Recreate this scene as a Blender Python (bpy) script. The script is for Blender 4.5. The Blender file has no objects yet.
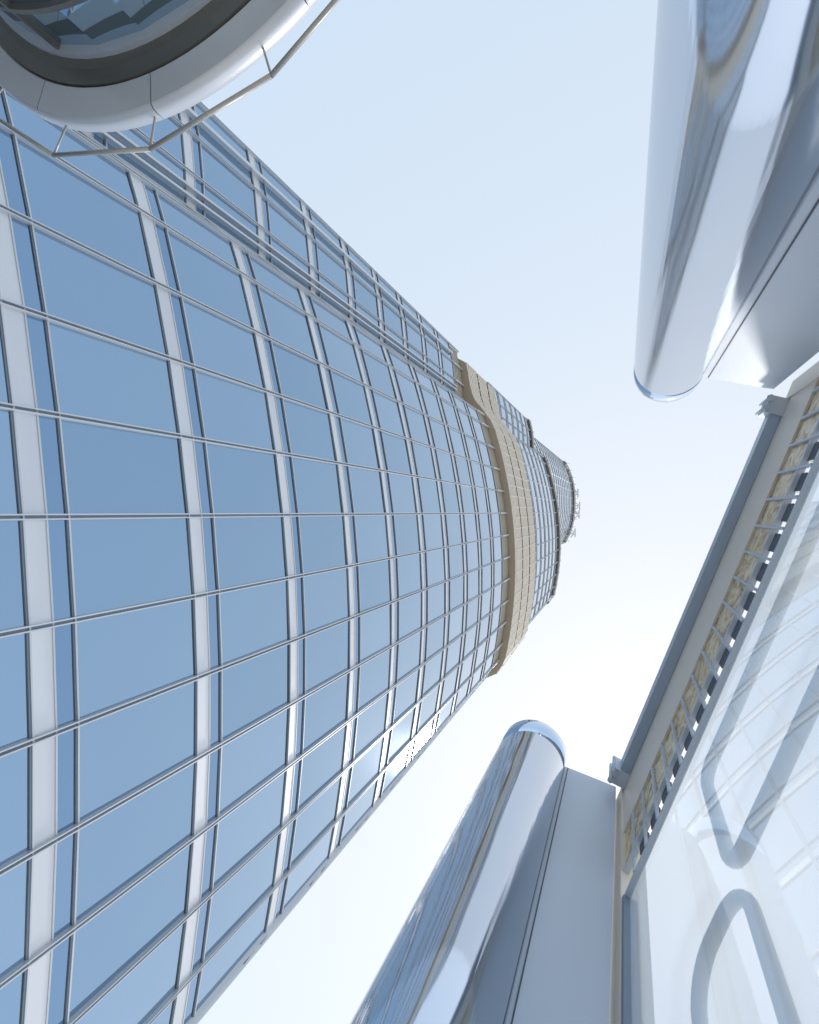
import bpy, math, random
from mathutils import Vector, Matrix
random.seed(4)
sc = bpy.context.scene
sc.view_settings.view_transform = 'Standard'
sc.view_settings.look = 'None'
sc.view_settings.exposure = 0
sc.view_settings.gamma = 1

# ---------------------------------------------------------------- materials
def newmat(name):
    m = bpy.data.materials.new(name); m.use_nodes = True
    nt = m.node_tree
    return m, nt, nt.nodes['Principled BSDF']

def noise_bump(nt, b, scale, strength, dist=0.01, stretch=(1,1,1), detail=3):
    tc = nt.nodes.new('ShaderNodeTexCoord')
    mp = nt.nodes.new('ShaderNodeMapping'); mp.inputs['Scale'].default_value = stretch
    n = nt.nodes.new('ShaderNodeTexNoise'); n.inputs['Scale'].default_value = scale
    n.inputs['Detail'].default_value = detail
    bp = nt.nodes.new('ShaderNodeBump'); bp.inputs['Strength'].default_value = strength
    bp.inputs['Distance'].default_value = dist
    nt.links.new(tc.outputs['Object'], mp.inputs['Vector'])
    nt.links.new(mp.outputs[0], n.inputs['Vector'])
    nt.links.new(n.outputs['Fac'], bp.inputs['Height'])
    nt.links.new(bp.outputs[0], b.inputs['Normal'])
    return n

def vary_color(nt, b, c1, c2, island=True, scale=2.0, stretch=(1,1,1)):
    mix = nt.nodes.new('ShaderNodeMix'); mix.data_type = 'RGBA'
    mix.inputs[6].default_value = (*c1, 1); mix.inputs[7].default_value = (*c2, 1)
    if island:
        g = nt.nodes.new('ShaderNodeNewGeometry')
        nt.links.new(g.outputs['Random Per Island'], mix.inputs[0])
    else:
        tc = nt.nodes.new('ShaderNodeTexCoord')
        mp = nt.nodes.new('ShaderNodeMapping'); mp.inputs['Scale'].default_value = stretch
        n = nt.nodes.new('ShaderNodeTexNoise'); n.inputs['Scale'].default_value = scale
        n.inputs['Detail'].default_value = 4
        nt.links.new(tc.outputs['Object'], mp.inputs['Vector'])
        nt.links.new(mp.outputs[0], n.inputs['Vector'])
        nt.links.new(n.outputs['Fac'], mix.inputs[0])
    nt.links.new(mix.outputs[2], b.inputs['Base Color'])

def simple(name, c1, c2=None, metal=0., rough=.5, island=True, bump=None, scale=2., stretch=(1,1,1)):
    m, nt, b = newmat(name)
    b.inputs['Metallic'].default_value = metal
    b.inputs['Roughness'].default_value = rough
    if c2: vary_color(nt, b, c1, c2, island, scale, stretch)
    else: b.inputs['Base Color'].default_value = (*c1, 1)
    if bump: noise_bump(nt, b, *bump)
    return m

M_glass = simple('tower_glass', (.275,.40,.535), (.33,.455,.59), 0.9, .07, bump=(.35,.10,.03))
M_strip = simple('tower_vision_strip', (.22,.34,.49), (.26,.38,.53), .9, .06)
M_span = simple('tower_steel_spandrel', (.70,.71,.75), (.77,.78,.81), .3, .42)
M_fin = simple('tower_steel_fin', (.60,.62,.65), (.68,.70,.73), .4, .38)
M_gap = simple('tower_dark_gasket', (.26,.31,.38), None, .3, .5)
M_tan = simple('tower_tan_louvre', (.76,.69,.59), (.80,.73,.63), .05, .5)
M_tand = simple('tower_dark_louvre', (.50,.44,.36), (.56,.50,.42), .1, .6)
M_steel = simple('brushed_steel', (.57,.63,.71), (.65,.70,.77), .3, .5, island=False, scale=3, stretch=(1,1,.1), bump=(6,.05,.01,(1,1,.02)))
M_chrome = simple('polished_steel', (.57,.68,.82), (.65,.75,.88), 1., .09, island=False, scale=1.2, bump=(1.2,.30,.05,(1,1,.35)))
M_champ = simple('champagne_metal', (.82,.73,.63), (.86,.78,.68), .0, .45, island=False, scale=1.5)
M_blue = simple('blue_steel_rail', (.40,.49,.60), (.45,.54,.65), .5, .4)
M_dark = simple('dark_frame', (.16,.155,.14), (.22,.21,.19), .4, .35, island=False)
M_white = simple('white_cladding', (.72,.75,.80), (.79,.81,.85), .3, .3, bump=(2.,.08,.02))
M_deck = simple('deck_stone', (.48,.45,.40), (.56,.53,.48), 0, .6, island=False, scale=3)
M_pavglass = simple('pavilion_glass', (.40,.54,.66), (.50,.64,.76), .9, .04, bump=(.5,.1,.02))
M_seal = simple('dark_seal', (.10,.12,.15), None, .1, .6)
M_tube = simple('white_painted_tube', (.84,.86,.88), (.88,.89,.90), 0., .4, island=False)
M_rail = simple('grey_rail', (.50,.48,.45), (.56,.54,.50), .5, .4)

# mottled panel: warm and dark patches paint in a reflection of masonry
M_pat, nt, b = newmat('painted_reflection_panel')
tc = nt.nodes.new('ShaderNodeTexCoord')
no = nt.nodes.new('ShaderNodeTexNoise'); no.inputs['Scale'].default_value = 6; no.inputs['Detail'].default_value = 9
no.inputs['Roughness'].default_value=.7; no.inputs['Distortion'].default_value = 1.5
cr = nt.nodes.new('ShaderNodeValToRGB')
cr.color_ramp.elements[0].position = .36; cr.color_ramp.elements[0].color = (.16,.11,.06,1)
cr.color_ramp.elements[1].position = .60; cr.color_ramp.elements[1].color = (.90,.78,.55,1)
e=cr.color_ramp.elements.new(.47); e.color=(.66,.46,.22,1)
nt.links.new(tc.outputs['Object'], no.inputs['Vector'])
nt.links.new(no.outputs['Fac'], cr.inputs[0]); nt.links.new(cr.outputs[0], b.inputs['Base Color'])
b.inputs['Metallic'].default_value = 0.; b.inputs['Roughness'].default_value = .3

M_clear = bpy.data.materials.new('clear_screen_glass'); M_clear.use_nodes = True
nt = M_clear.node_tree; nt.nodes.clear()
out = nt.nodes.new('ShaderNodeOutputMaterial')
tr = nt.nodes.new('ShaderNodeBsdfTransparent'); tr.inputs[0].default_value = (.84,.91,.97,1)
df = nt.nodes.new('ShaderNodeBsdfTranslucent'); df.inputs[0].default_value = (.80,.87,.94,1)
m1 = nt.nodes.new('ShaderNodeMixShader'); m1.inputs[0].default_value=.42
gl = nt.nodes.new('ShaderNodeBsdfGlossy'); gl.inputs['Roughness'].default_value = .01; gl.inputs['Color'].default_value = (.92,.96,1,1)
fr = nt.nodes.new('ShaderNodeLayerWeight'); fr.inputs['Blend'].default_value = .4
mr = nt.nodes.new('ShaderNodeMapRange'); mr.inputs['To Min'].default_value=.06; mr.inputs['To Max'].default_value=.30
ms = nt.nodes.new('ShaderNodeMixShader')
nt.links.new(fr.outputs['Fresnel'], mr.inputs['Value'])
nt.links.new(mr.outputs[0], ms.inputs[0])
nt.links.new(tr.outputs[0], m1.inputs[1]); nt.links.new(df.outputs[0], m1.inputs[2])
nt.links.new(m1.outputs[0], ms.inputs[1]); nt.links.new(gl.outputs[0], ms.inputs[2])
nt.links.new(ms.outputs[0], out.inputs[0])

# ---------------------------------------------------------------- mesh helper
class MB:
    def __init__(s): s.v=[]; s.f=[]; s.m=[]; s.sm=[]
    def quad(s, a,b,c,d, mi=0, smooth=False):
        i=len(s.v); s.v += [tuple(a),tuple(b),tuple(c),tuple(d)]; s.f.append((i,i+1,i+2,i+3)); s.m.append(mi); s.sm.append(smooth)
    def poly(s, pts, mi=0):
        i=len(s.v); s.v += [tuple(p) for p in pts]; s.f.append(tuple(range(i,i+len(pts)))); s.m.append(mi); s.sm.append(False)
    def box(s, o, ax, ay, az, mi=0):
        o=Vector(o);ax=Vector(ax);ay=Vector(ay);az=Vector(az)
        i=len(s.v)
        for k in range(8):
            s.v.append(tuple(o+(ax if k&1 else Vector())+(ay if k&2 else Vector())+(az if k&4 else Vector())))
        for q in [(0,2,3,1),(4,5,7,6),(0,1,5,4),(2,6,7,3),(0,4,6,2),(1,3,7,5)]:
            s.f.append(tuple(i+j for j in q)); s.m.append(mi); s.sm.append(False)
    def tube(s, pts, r, mi=0, n=12, closed=False, cap=True):
        pts=[Vector(p) for p in pts]; N=len(pts); base=len(s.v)
        rs = r if isinstance(r,(list,tuple)) else [r]*N
        ref=None
        for k,p in enumerate(pts):
            if closed: d=(pts[(k+1)%N]-pts[k-1])
            else: d=(pts[min(k+1,N-1)]-pts[max(k-1,0)])
            d.normalize()
            if ref is None:
                ref = d.orthogonal().normalized()
            a=(ref-d*ref.dot(d)).normalized(); ref=a; bb=d.cross(a)
            for j in range(n):
                an=2*math.pi*j/n
                s.v.append(tuple(p+(a*math.cos(an)+bb*math.sin(an))*rs[k]))
        for k in range(N if closed else N-1):
            k2=(k+1)%N
            for j in range(n):
                j2=(j+1)%n
                s.f.append((base+k*n+j,base+k*n+j2,base+k2*n+j2,base+k2*n+j)); s.m.append(mi); s.sm.append(True)
        if not closed and cap:
            s.f.append(tuple(base+j for j in range(n))[::-1]); s.m.append(mi); s.sm.append(False)
            s.f.append(tuple(base+(N-1)*n+j for j in range(n))); s.m.append(mi); s.sm.append(False)
    def revolve(s, c, prof, n, mi=0, smooth=True, a0=0, a1=2*math.pi):
        base=len(s.v); P=len(prof)
        full = abs(a1-a0-2*math.pi)<1e-6
        cnt = n if full else n+1
        for k in range(cnt):
            an=a0+(a1-a0)*k/n
            for (r,z) in prof: s.v.append((c[0]+r*math.cos(an), c[1]+r*math.sin(an), z))
        for k in range(n):
            k2=(k+1)%cnt
            for j in range(P-1):
                s.f.append((base+k*P+j,base+k2*P+j,base+k2*P+j+1,base+k*P+j+1)); s.m.append(mi); s.sm.append(smooth)
    def obj(s, name, mats, parent=None):
        me=bpy.data.meshes.new(name); me.from_pydata(s.v,[],s.f)
        for m in mats: me.materials.append(m)
        me.polygons.foreach_set('material_index', s.m)
        me.polygons.foreach_set('use_smooth', s.sm)
        me.update()
        o=bpy.data.objects.new(name, me); sc.collection.objects.link(o)
        if parent: o.parent=parent
        return o
def empty(name):
    o=bpy.data.objects.new(name,None); sc.collection.objects.link(o); return o

# ---------------------------------------------------------------- skyscraper
tower = empty('skyscraper')
def xf(y):
    return -8.85-(y-4.5)**2/(2*(35 if y>4.5 else 38))
def plan():
    P=[(-30,-12),(-22,-18),(-13.3,-13.8),(-12.95,-12.2),(-12.8,-10.8),(-12.75,-9.6)]
    P.append((xf(-8.1)-.05,-8.15))
    for k in range(-4,7):
        y=.09+1.8*k; P.append((xf(y),y))
    P += [(xf(12.3),12.3),(-10.5,13.45),(-22,19),(-30,8)]
    return P
def offset_plan(P, d):
    n=len(P); R=[]
    for i in range(n):
        a=Vector(P[i-1]); b_=Vector(P[i]); c=Vector(P[(i+1)%n])
        d1=(b_-a).normalized(); d2=(c-b_).normalized()
        n1=Vector((d1.y,-d1.x)); n2=Vector((d2.y,-d2.x)); m=(n1+n2).normalized()
        k=d/max(.5,m.dot(n1)); R.append((b_.x+m.x*k,b_.y+m.y*k))
    return R
def smooth_plan(P, it=2):
    for _ in range(it):
        R=[]
        for i in range(len(P)):
            a=Vector(P[i]); c=Vector(P[(i+1)%len(P)])
            R += [tuple(a.lerp(c,.25)), tuple(a.lerp(c,.75))]
        P=R
    return P

FH=3.5
def facade(mb, P, z0, z1, zw):
    n=len(P)
    k0=math.floor((z0-zw)/FH); k1=math.ceil((z1-zw)/FH)
    for i in range(n):
        a=Vector((*P[i],0)); b_=Vector((*P[(i+1)%n],0)); t=(b_-a); L=t.length; t/=L
        o=Vector((t.y,-t.x,0))
        Z=lambda z: Vector((0,0,z))
        def band(za,zb,off,mi,jit=0):
            za=max(za,z0); zb=min(zb,z1)
            if zb-za<.02: return
            r=lambda: o*(off+random.uniform(-jit,jit))
            mb.quad(a+Z(za)+r(), b_+Z(za)+r(), b_+Z(zb)+r(), a+Z(zb)+r(), mi)
        def bar(z, h, d, mi):
            if z<z0 or z+h>z1: return
            mb.box(a+Z(z), t*L, o*d, Z(h), mi)
        for k in range(k0,k1+1):
            z=zw+k*FH
            band(z+.13,z+.51,.02,1)
            band(z+.51,z+.86,0.0,2,.002)
            band(z+.86,z+FH+.13,0,0,.008)
            bar(z+.10,.03,.03,4); bar(z+.13,.03,.05,3)
            bar(z+.51,.03,.035,3)
            bar(z+.86,.025,.03,4); bar(z+.885,.03,.05,3)
        mb.box(a+Z(z0)-t*.04-o*.02, t*.08, o*.05, Z(z1-z0), 4)
        mb.box(a+Z(z0)-t*.052-o*.02, t*.025, o*.11, Z(z1-z0), 3)
        mb.box(a+Z(z0)+t*.027-o*.02, t*.025, o*.11, Z(z1-z0), 3)
def louvres(mb, P, z0, z1, pitch, mi, midark, depth=.12, posts=True):
    n=len(P)
    for i in range(n):
        a=Vector((*P[i],0)); b_=Vector((*P[(i+1)%n],0)); t=(b_-a); L=t.length; t/=L
        o=Vector((t.y,-t.x,0))
        Z=lambda z: Vector((0,0,z))
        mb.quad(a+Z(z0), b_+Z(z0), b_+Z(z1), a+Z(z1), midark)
        z=z0+.02
        while z<z1-pitch*.6:
            mb.box(a+Z(z), t*L, o*depth, Z(pitch*.6), mi); z+=pitch
        if posts: mb.box(a+Z(z0)-t*.03, t*.06, o*(depth+.03), Z(z1-z0), mi)
def roof(mb,P,z,mi): mb.poly([(x,y,z) for x,y in P], mi)
def soffit(mb,P,z,mi): mb.poly([(x,y,z) for x,y in P][::-1], mi)

TM=[M_glass,M_span,M_strip,M_fin,M_gap,M_tan,M_tand]
P0=plan()
ZW=8.79-FH*4
mb=MB(); facade(mb,P0,-5.2,40.6,ZW); mb.obj('shaft_curtain_wall',TM,tower)
mb=MB()
for (x,y,w) in ((-12.70,-9.95,.08),(-12.71,-10.25,.08),(-13.05,-13.0,.12)):
    mb.box((x-.1,y,-5.2),(.25,0,0),(0,w,0),(0,0,45.7),3)
mb.obj('steel_piers',TM,tower)
mb=MB(); 
n=len(P0)
for i in range(n):
    a=P0[i]; c=P0[(i+1)%n]
    for q in range(31):
        z=-439.2+14*q; z2=z+14
        mb.quad((*a,z),(*c,z),(*c,z2-.9),(*a,z2-.9),0); mb.quad((*a,z2-.9),(*c,z2-.9),(*c,z2),(*a,z2),1)
mb.obj('lower_shaft',TM,tower)
mb=MB(); louvres(mb, offset_plan(P0,-.2),40.6,43.0,.4,6,4,.15)
for i,(x,y) in enumerate(P0):
    a=Vector((*P0[i],0)); b_=Vector((*P0[(i+1)%n],0)); t=(b_-a).normalized(); o=Vector((t.y,-t.x,0))
    mb.box(a+Vector((0,0,40.6))-t*.06,t*.12,o*.12,Vector((0,0,2.4)),3)
mb.obj('recessed_louvre_level',TM,tower)
PS=P0[:4]+[(-12.7,-10.6),(-12.3,-9.3),(-11.6,-8.5)]+P0[7:]
Pb=offset_plan(PS,.5)
Pbs=Pb[:2]+smooth_plan(Pb,1)[5:-5]+Pb[-2:]
mb=MB()
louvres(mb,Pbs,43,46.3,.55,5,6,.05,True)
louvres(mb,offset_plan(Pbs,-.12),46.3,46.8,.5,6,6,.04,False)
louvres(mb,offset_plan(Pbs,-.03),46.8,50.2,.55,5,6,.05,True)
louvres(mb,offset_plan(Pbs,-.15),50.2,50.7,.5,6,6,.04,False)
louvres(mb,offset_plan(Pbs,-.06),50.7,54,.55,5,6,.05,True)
soffit(mb,Pbs,43,6); roof(mb,offset_plan(Pbs,-.06),54,5)
mb.obj('mechanical_band',TM,tower)
def tierplan(xo, ya, yb, bulge, back=-30):
    k=max(4,round((yb-ya)/1.8)); F=[]
    for j in range(k+1):
        y=ya+(yb-ya)*j/k; q=(2*j/k-1); F.append((xo-bulge*q*q*abs(q)**.5,y))
    return [(back,ya-2),(back+4,ya-4)]+F+[(back+4,yb+4),(back,yb+2)]
P2=offset_plan(P0,-.12)
mb=MB(); facade(mb,P2,54,80,ZW); roof(mb,P2,80,5); mb.obj('upper_tier',TM,tower)
mb=MB()
louvres(mb,offset_plan(P2,.15),78.8,80.6,.5,6,4,.1)
for i in range(2,len(P2)-3):
    for q in (0,.5):
        a=Vector(P2[i]).lerp(Vector(P2[i+1]),q)
        mb.tube([(a.x,a.y,80),(a.x+.15,a.y,81.5)],.07,3,6)
mb.obj('upper_tier_parapet',TM,tower)
P3=tierplan(-12.0,-12.6,7.6,2.2)
mb=MB(); facade(mb,P3,80,140,ZW); roof(mb,P3,140,5); louvres(mb,offset_plan(P3,.25),137,140.8,.5,6,4,.1)
P4=tierplan(-16.5,-7.5,5.0,2.5,-28)
facade(mb,P4,140,165,ZW); roof(mb,P4,165,5); louvres(mb,offset_plan(P4,.3),162,165.8,.5,6,4,.1)
P5=tierplan(-22,-4.5,3.0,1.5,-29)
facade(mb,P5,165,200,ZW); roof(mb,P5,200,5)
mb.obj('summit_tiers',TM,tower)
mb=MB()
for i in range(2,len(P3)-2):
    a=P3[i]
    mb.tube([(a[0],a[1],139),(a[0]+.7,a[1],142.5)],.15,3,6)
for (y,x,h) in ((-5,-12.2,143),(-1.6,-12.0,146),(0.6,-12.0,144),(5.5,-13,144)):
    mb.tube([(x,y,137),(x+.9,y,h)],.2,3,6); mb.tube([(x+.9,y-1.1,h),(x+.9,y+1.1,h)],.16,3,6)
    mb.tube([(x+.2,y-1.0,140),(x+.9,y,h)],.12,3,6); mb.tube([(x+.2,y+1.0,140),(x+.9,y,h)],.12,3,6)
mb.tube([(-25,0,200),(-25,0,290)],[1.6,.3],3,12)
mb.obj('maintenance_cradles',TM,tower)

# ---------------------------------------------------------------- glazed pavilion
pav=empty('glass_pavilion')
C=(-5.08,-8.80)
mb=MB(); NS=28; R=3.30
for k in range(NS):
    a0=2*math.pi*k/NS; a1=2*math.pi*(k+1)/NS
    p=lambda a,r,z:(C[0]+r*math.cos(a),C[1]+r*math.sin(a),z)
    for (za,zb) in ((-1.6,.9),(.98,3.75),(3.81,4.34)):
        mb.quad(p(a0,R,za),p(a1,R,za),p(a1,R,zb),p(a0,R,zb),0,True)
mb.obj('curved_glazing',[M_pavglass],pav)
mb=MB()
for k in range(1,NS,4):
    a0=2*math.pi*k/NS
    d=Vector((math.cos(a0),math.sin(a0),0)); t=Vector((-d.y,d.x,0))
    mb.box(Vector((*C,-1.6))+d*(R-.04)-t*.03,d*.10,t*.06,(0,0,5.95),0)
for z,h,dd in ((.9,.08,.07),(3.75,.06,.06),(-1.6,.15,.1)):
    mb.revolve(C,[(R-.03,z),(R+dd,z),(R+dd,z+h),(R-.03,z+h)],NS*3,0,False)
mb.revolve(C,[(R-.02,4.32),(R+.10,4.32),(R+.10,4.38)],NS*3,1,False)
mb.revolve(C,[(R+.10,4.38),(R+.2,4.40),(R+.38,4.40),(R+.38,4.5)],NS*3,0,False)
mb.obj('dark_framing',[M_dark,M_steel],pav)
mb=MB(); g=.0014
for k in range(12):
    a0=2*math.pi*k/12+g; a1=2*math.pi*(k+1)/12-g
    mb.revolve(C,[(3.69,4.50),(3.69,4.44),(3.71,4.42),(4.05,4.43),(4.07,4.44)],10,0,False,a0,a1)
    mb.revolve(C,[(4.07,4.44),(4.10,4.47),(4.11,4.52),(4.11,4.62),(4.07,4.64)],10,0,True,a0,a1)
mb.obj('cornice_panels',[M_white],pav)
mb=MB(); mb.revolve(C,[(0.01,4.63),(4.05,4.62),(4.05,4.58),(3.55,4.53)],64,0,False); mb.obj('pavilion_roof',[M_dark],pav)
mb=MB(); pts=[]
for k in range(16):
    a=2*math.pi*(k+.05)/16; pts.append((C[0]+4.52*math.cos(a),C[1]+4.52*math.sin(a),4.5))
for k in range(16):
    mb.tube([pts[k],pts[(k+1)%16]],.028,0,8)
    a=2*math.pi*(k+.05)/16
    mb.tube([(C[0]+4.10*math.cos(a),C[1]+4.10*math.sin(a),4.56),pts[k]],.014,0,6)
mb.obj('safety_rail',[M_rail],pav)

# ---------------------------------------------------------------- terrace wall fins with tubular noses
def column(c, f0, f1, thick, H=6.5, r=.346):
    e=empty('steel_column')
    mb=MB()
    prof=[(r,-1.6),(r,H-.42),(r-.006,H-.418),(r-.006,H-.408),(r,H-.406),(r,H-.06),(r-.02,H-.015),(r-.07,H),(0.001,H)]
    mb.revolve(c,prof,96,0,True)
    mb.obj('tube_nose',[M_chrome],e)
    a=Vector((*f0,0)); b_=Vector((*f1,0)); t=(b_-a); L=t.length; t/=L
    nrm=Vector(thick).normalized(); th=Vector(thick).length
    mb=MB()
    st=a-t*.10
    mb.box(st+Vector((0,0,-1.6)), t*(L+.10), nrm*th, (0,0,H+1.6-.004),0)
    mb.obj('fin_cladding',[M_steel],e)
    mb=MB()
    mb.box(st+t*.13-nrm*.006+Vector((0,0,-1.6)), t*.010, nrm*(th+.012),(0,0,H+1.6-.02),0)
    mb.obj('joint_seal',[M_seal],e)
    return e
column((.445,-1.57),(.81,-1.475),(1.44,-1.285),(.03,-.12,0),r=.35)
column((-1.02,2.92),(-.66,3.06),(-.09,3.19),(-.02,.12,0),r=.385)

# ---------------------------------------------------------------- wind screen
scr=empty('glass_wind_screen')
nn=Vector((.94,.341,0)).normalized(); tt=Vector((-.341,.94,0)).normalized()
def W(T,z,off=0): return nn*(1.07+off)+tt*T+Vector((0,0,z))
T0,T1=-1.62,2.98
def sbox(mb,Ta,Tb,za,zb,oa,ob,mi=0): mb.box(W(Ta,za,oa),tt*(Tb-Ta),nn*(ob-oa),(0,0,zb-za),mi)
mb=MB(); sbox(mb,T0,T1,5.56,6.5,0,.14); mb.obj('head_beam',[M_champ],scr)
mb=MB(); sbox(mb,T0+.02,T1-.02,6.40,6.6,-.11,-.003); mb.obj('blue_rail',[M_blue],scr)
mb=MB()
for T in (T0+.1,T1-.12):
    sbox(mb,T-.09,T+.09,6.36,6.66,-.17,-.0,0)
    for q in (-.05,.05):
        mb.tube([W(T+q,6.33,-.17),W(T+q,6.72,-.17)],.022,0,8)
        mb.tube([W(T+q,6.315,-.17),W(T+q,6.34,-.17)],.036,0,6)
mb.obj('rail_brackets',[M_steel],scr)
mb=MB(); sbox(mb,T1,T1+.2,-1.6,6.48,-.02,.2); sbox(mb,T0-.2,T0,-1.6,6.48,-.02,.2); mb.obj('posts',[M_champ],scr)
mb=MB(); sbox(mb,T0,T1,4.98,5.555,.02,.05); mb.obj('painted_reflection_panel',[M_pat],scr)  # strip under the beam, reflected masonry painted into its colour
mb=MB()
for z in (4.60,4.95): sbox(mb,T0,T1,z,z+.028,.0,.05)
T=T0+.1
while T<T1-.05:
    sbox(mb,T,T+.022,4.63,5.55,-.005,.018); T+=.25
mb.obj('ladder_grille',[M_steel],scr)
mb=MB(); T=T0+.15
while T<T1-.2:
    sbox(mb,T,T+.15,4.80,4.93,.03,.06); T+=.25
mb.obj('dark_vent_blocks',[M_seal],scr)
mb=MB(); sbox(mb,T1-.04,T1-.002,-1.6,4.6,-.01,.1); sbox(mb,T0+.002,T0+.04,-1.6,4.6,-.01,.1); sbox(mb,T0,T1,-1.6,-1.5,0,.1)
mb.obj('dark_edge_frames',[M_gap],scr)
mb=MB(); mb.quad(W(T0+.04,-1.5,.04),W(T1-.04,-1.5,.04),W(T1-.04,4.6,.04),W(T0+.04,4.6,.04)); mb.obj('glass_pane',[M_clear],scr)
def rrect(Ta,Tb,za,zb,r,n=8,open_bottom=False):
    pts=[]
    corners=[(Tb-r,za+r,-90),(Tb-r,zb-r,0),(Ta+r,zb-r,90),(Ta+r,za+r,180)]
    if open_bottom:
        pts.append((Tb,za))
        corners=[(Tb-r,zb-r,0),(Ta+r,zb-r,90)]
    for (T,z,a0) in corners:
        for j in range(n+1):
            a=math.radians(a0+90*j/n); pts.append((T+r*math.cos(a),z+r*math.sin(a)))
    if open_bottom: pts.append((Ta,za))
    return pts
mb=MB()
mb.tube([W(T,z,.16) for T,z in rrect(-1.4,1.72,3.42,4.56,.16)],.045,0,12,closed=True)
mb.tube([W(T,z,.16) for T,z in rrect(1.66,2.34,-1.5,3.30,.26,open_bottom=True)],.04,0,12)
mb.obj('curved_stiffener_tubes',[M_tube],scr)

# ---------------------------------------------------------------- terrace, ground, city
mb=MB(); mb.box((-8.6,-16,-2.0),(10.3,0,0),(0,32,0),(0,0,.4),0); mb.obj('terrace_floor',[M_deck])
mb=MB()
S=14000
mb.quad((-S,-S,-440),(S,-S,-440),(S,S,-440),(-S,S,-440),0)
M_sand=simple('city_ground',(.42,.39,.34),(.54,.51,.45),0,.9,island=False,scale=.004)
mb.obj('ground',[M_sand])
mb=MB()
for i in range(500):
    a=random.uniform(0,2*math.pi); r=random.uniform(120,2500); x=r*math.cos(a); y=r*math.sin(a)
    w=random.uniform(15,45); h=random.choice([12,20,30,60,120,200])*random.uniform(.7,1.2)
    mb.box((x,y,-439.9),(w,0,0),(0,w*random.uniform(.6,1.4),0),(0,0,h),0)
mb.obj('distant_city_buildings',[simple('city_facades',(.36,.36,.35),(.55,.53,.50),0,.7)])

# ---------------------------------------------------------------- light
sd=Vector((.14,.60,1.0)).normalized()
elev=math.asin(sd.z); rot=math.atan2(sd.x,sd.y)
w=bpy.data.worlds.new('World'); sc.world=w; w.use_nodes=True
nt=w.node_tree; nt.nodes.clear()
out=nt.nodes.new('ShaderNodeOutputWorld')
sky=nt.nodes.new('ShaderNodeTexSky'); sky.sky_type='NISHITA'; sky.sun_disc=False
sky.sun_elevation=elev; sky.sun_rotation=rot; sky.dust_density=1.0; sky.air_density=1.0; sky.altitude=400
bg1=nt.nodes.new('ShaderNodeBackground'); bg1.inputs['Strength'].default_value=.05
nt.links.new(sky.outputs[0],bg1.inputs[0])
tc=nt.nodes.new('ShaderNodeTexCoord')
dp=nt.nodes.new('ShaderNodeVectorMath'); dp.operation='DOT_PRODUCT'
nrm=nt.nodes.new('ShaderNodeVectorMath'); nrm.operation='NORMALIZE'
nt.links.new(tc.outputs['Generated'],nrm.inputs[0]); nt.links.new(nrm.outputs[0],dp.inputs[0])
dp.inputs[1].default_value=sd
cr=nt.nodes.new('ShaderNodeValToRGB')
cr.color_ramp.elements[0].position=.0; cr.color_ramp.elements[0].color=(.58,.69,.80,1)
cr.color_ramp.elements[1].position=1.; cr.color_ramp.elements[1].color=(.86,.865,.86,1)
e=cr.color_ramp.elements.new(.6); e.color=(.68,.76,.83,1)
nt.links.new(dp.outputs['Value'],cr.inputs[0])
bg2=nt.nodes.new('ShaderNodeBackground'); bg2.inputs['Strength'].default_value=1.
nt.links.new(cr.outputs[0],bg2.inputs[0])
ad=nt.nodes.new('ShaderNodeAddShader')
nt.links.new(bg1.outputs[0],ad.inputs[0]); nt.links.new(bg2.outputs[0],ad.inputs[1]); nt.links.new(ad.outputs[0],out.inputs[0])
sl=bpy.data.lights.new('sun','SUN'); sl.energy=1.5; sl.angle=math.radians(5); sl.color=(1,.95,.88)
so=bpy.data.objects.new('sun',sl); sc.collection.objects.link(so)
so.rotation_euler=sd.to_track_quat('Z','Y').to_euler()

# ---------------------------------------------------------------- camera
cam=bpy.data.cameras.new('camera'); co=bpy.data.objects.new('camera',cam); sc.collection.objects.link(co)
cam.sensor_fit='VERTICAL'; cam.sensor_height=30; cam.lens=30*520/1024
cam.clip_start=.05; cam.clip_end=40000
th=math.atan(215/520); s,c=math.sin(th),math.cos(th)
co.matrix_world=Matrix(((c,0,s,0),(0,-1,0,0),(s,0,-c,0),(0,0,0,1)))
sc.camera=co
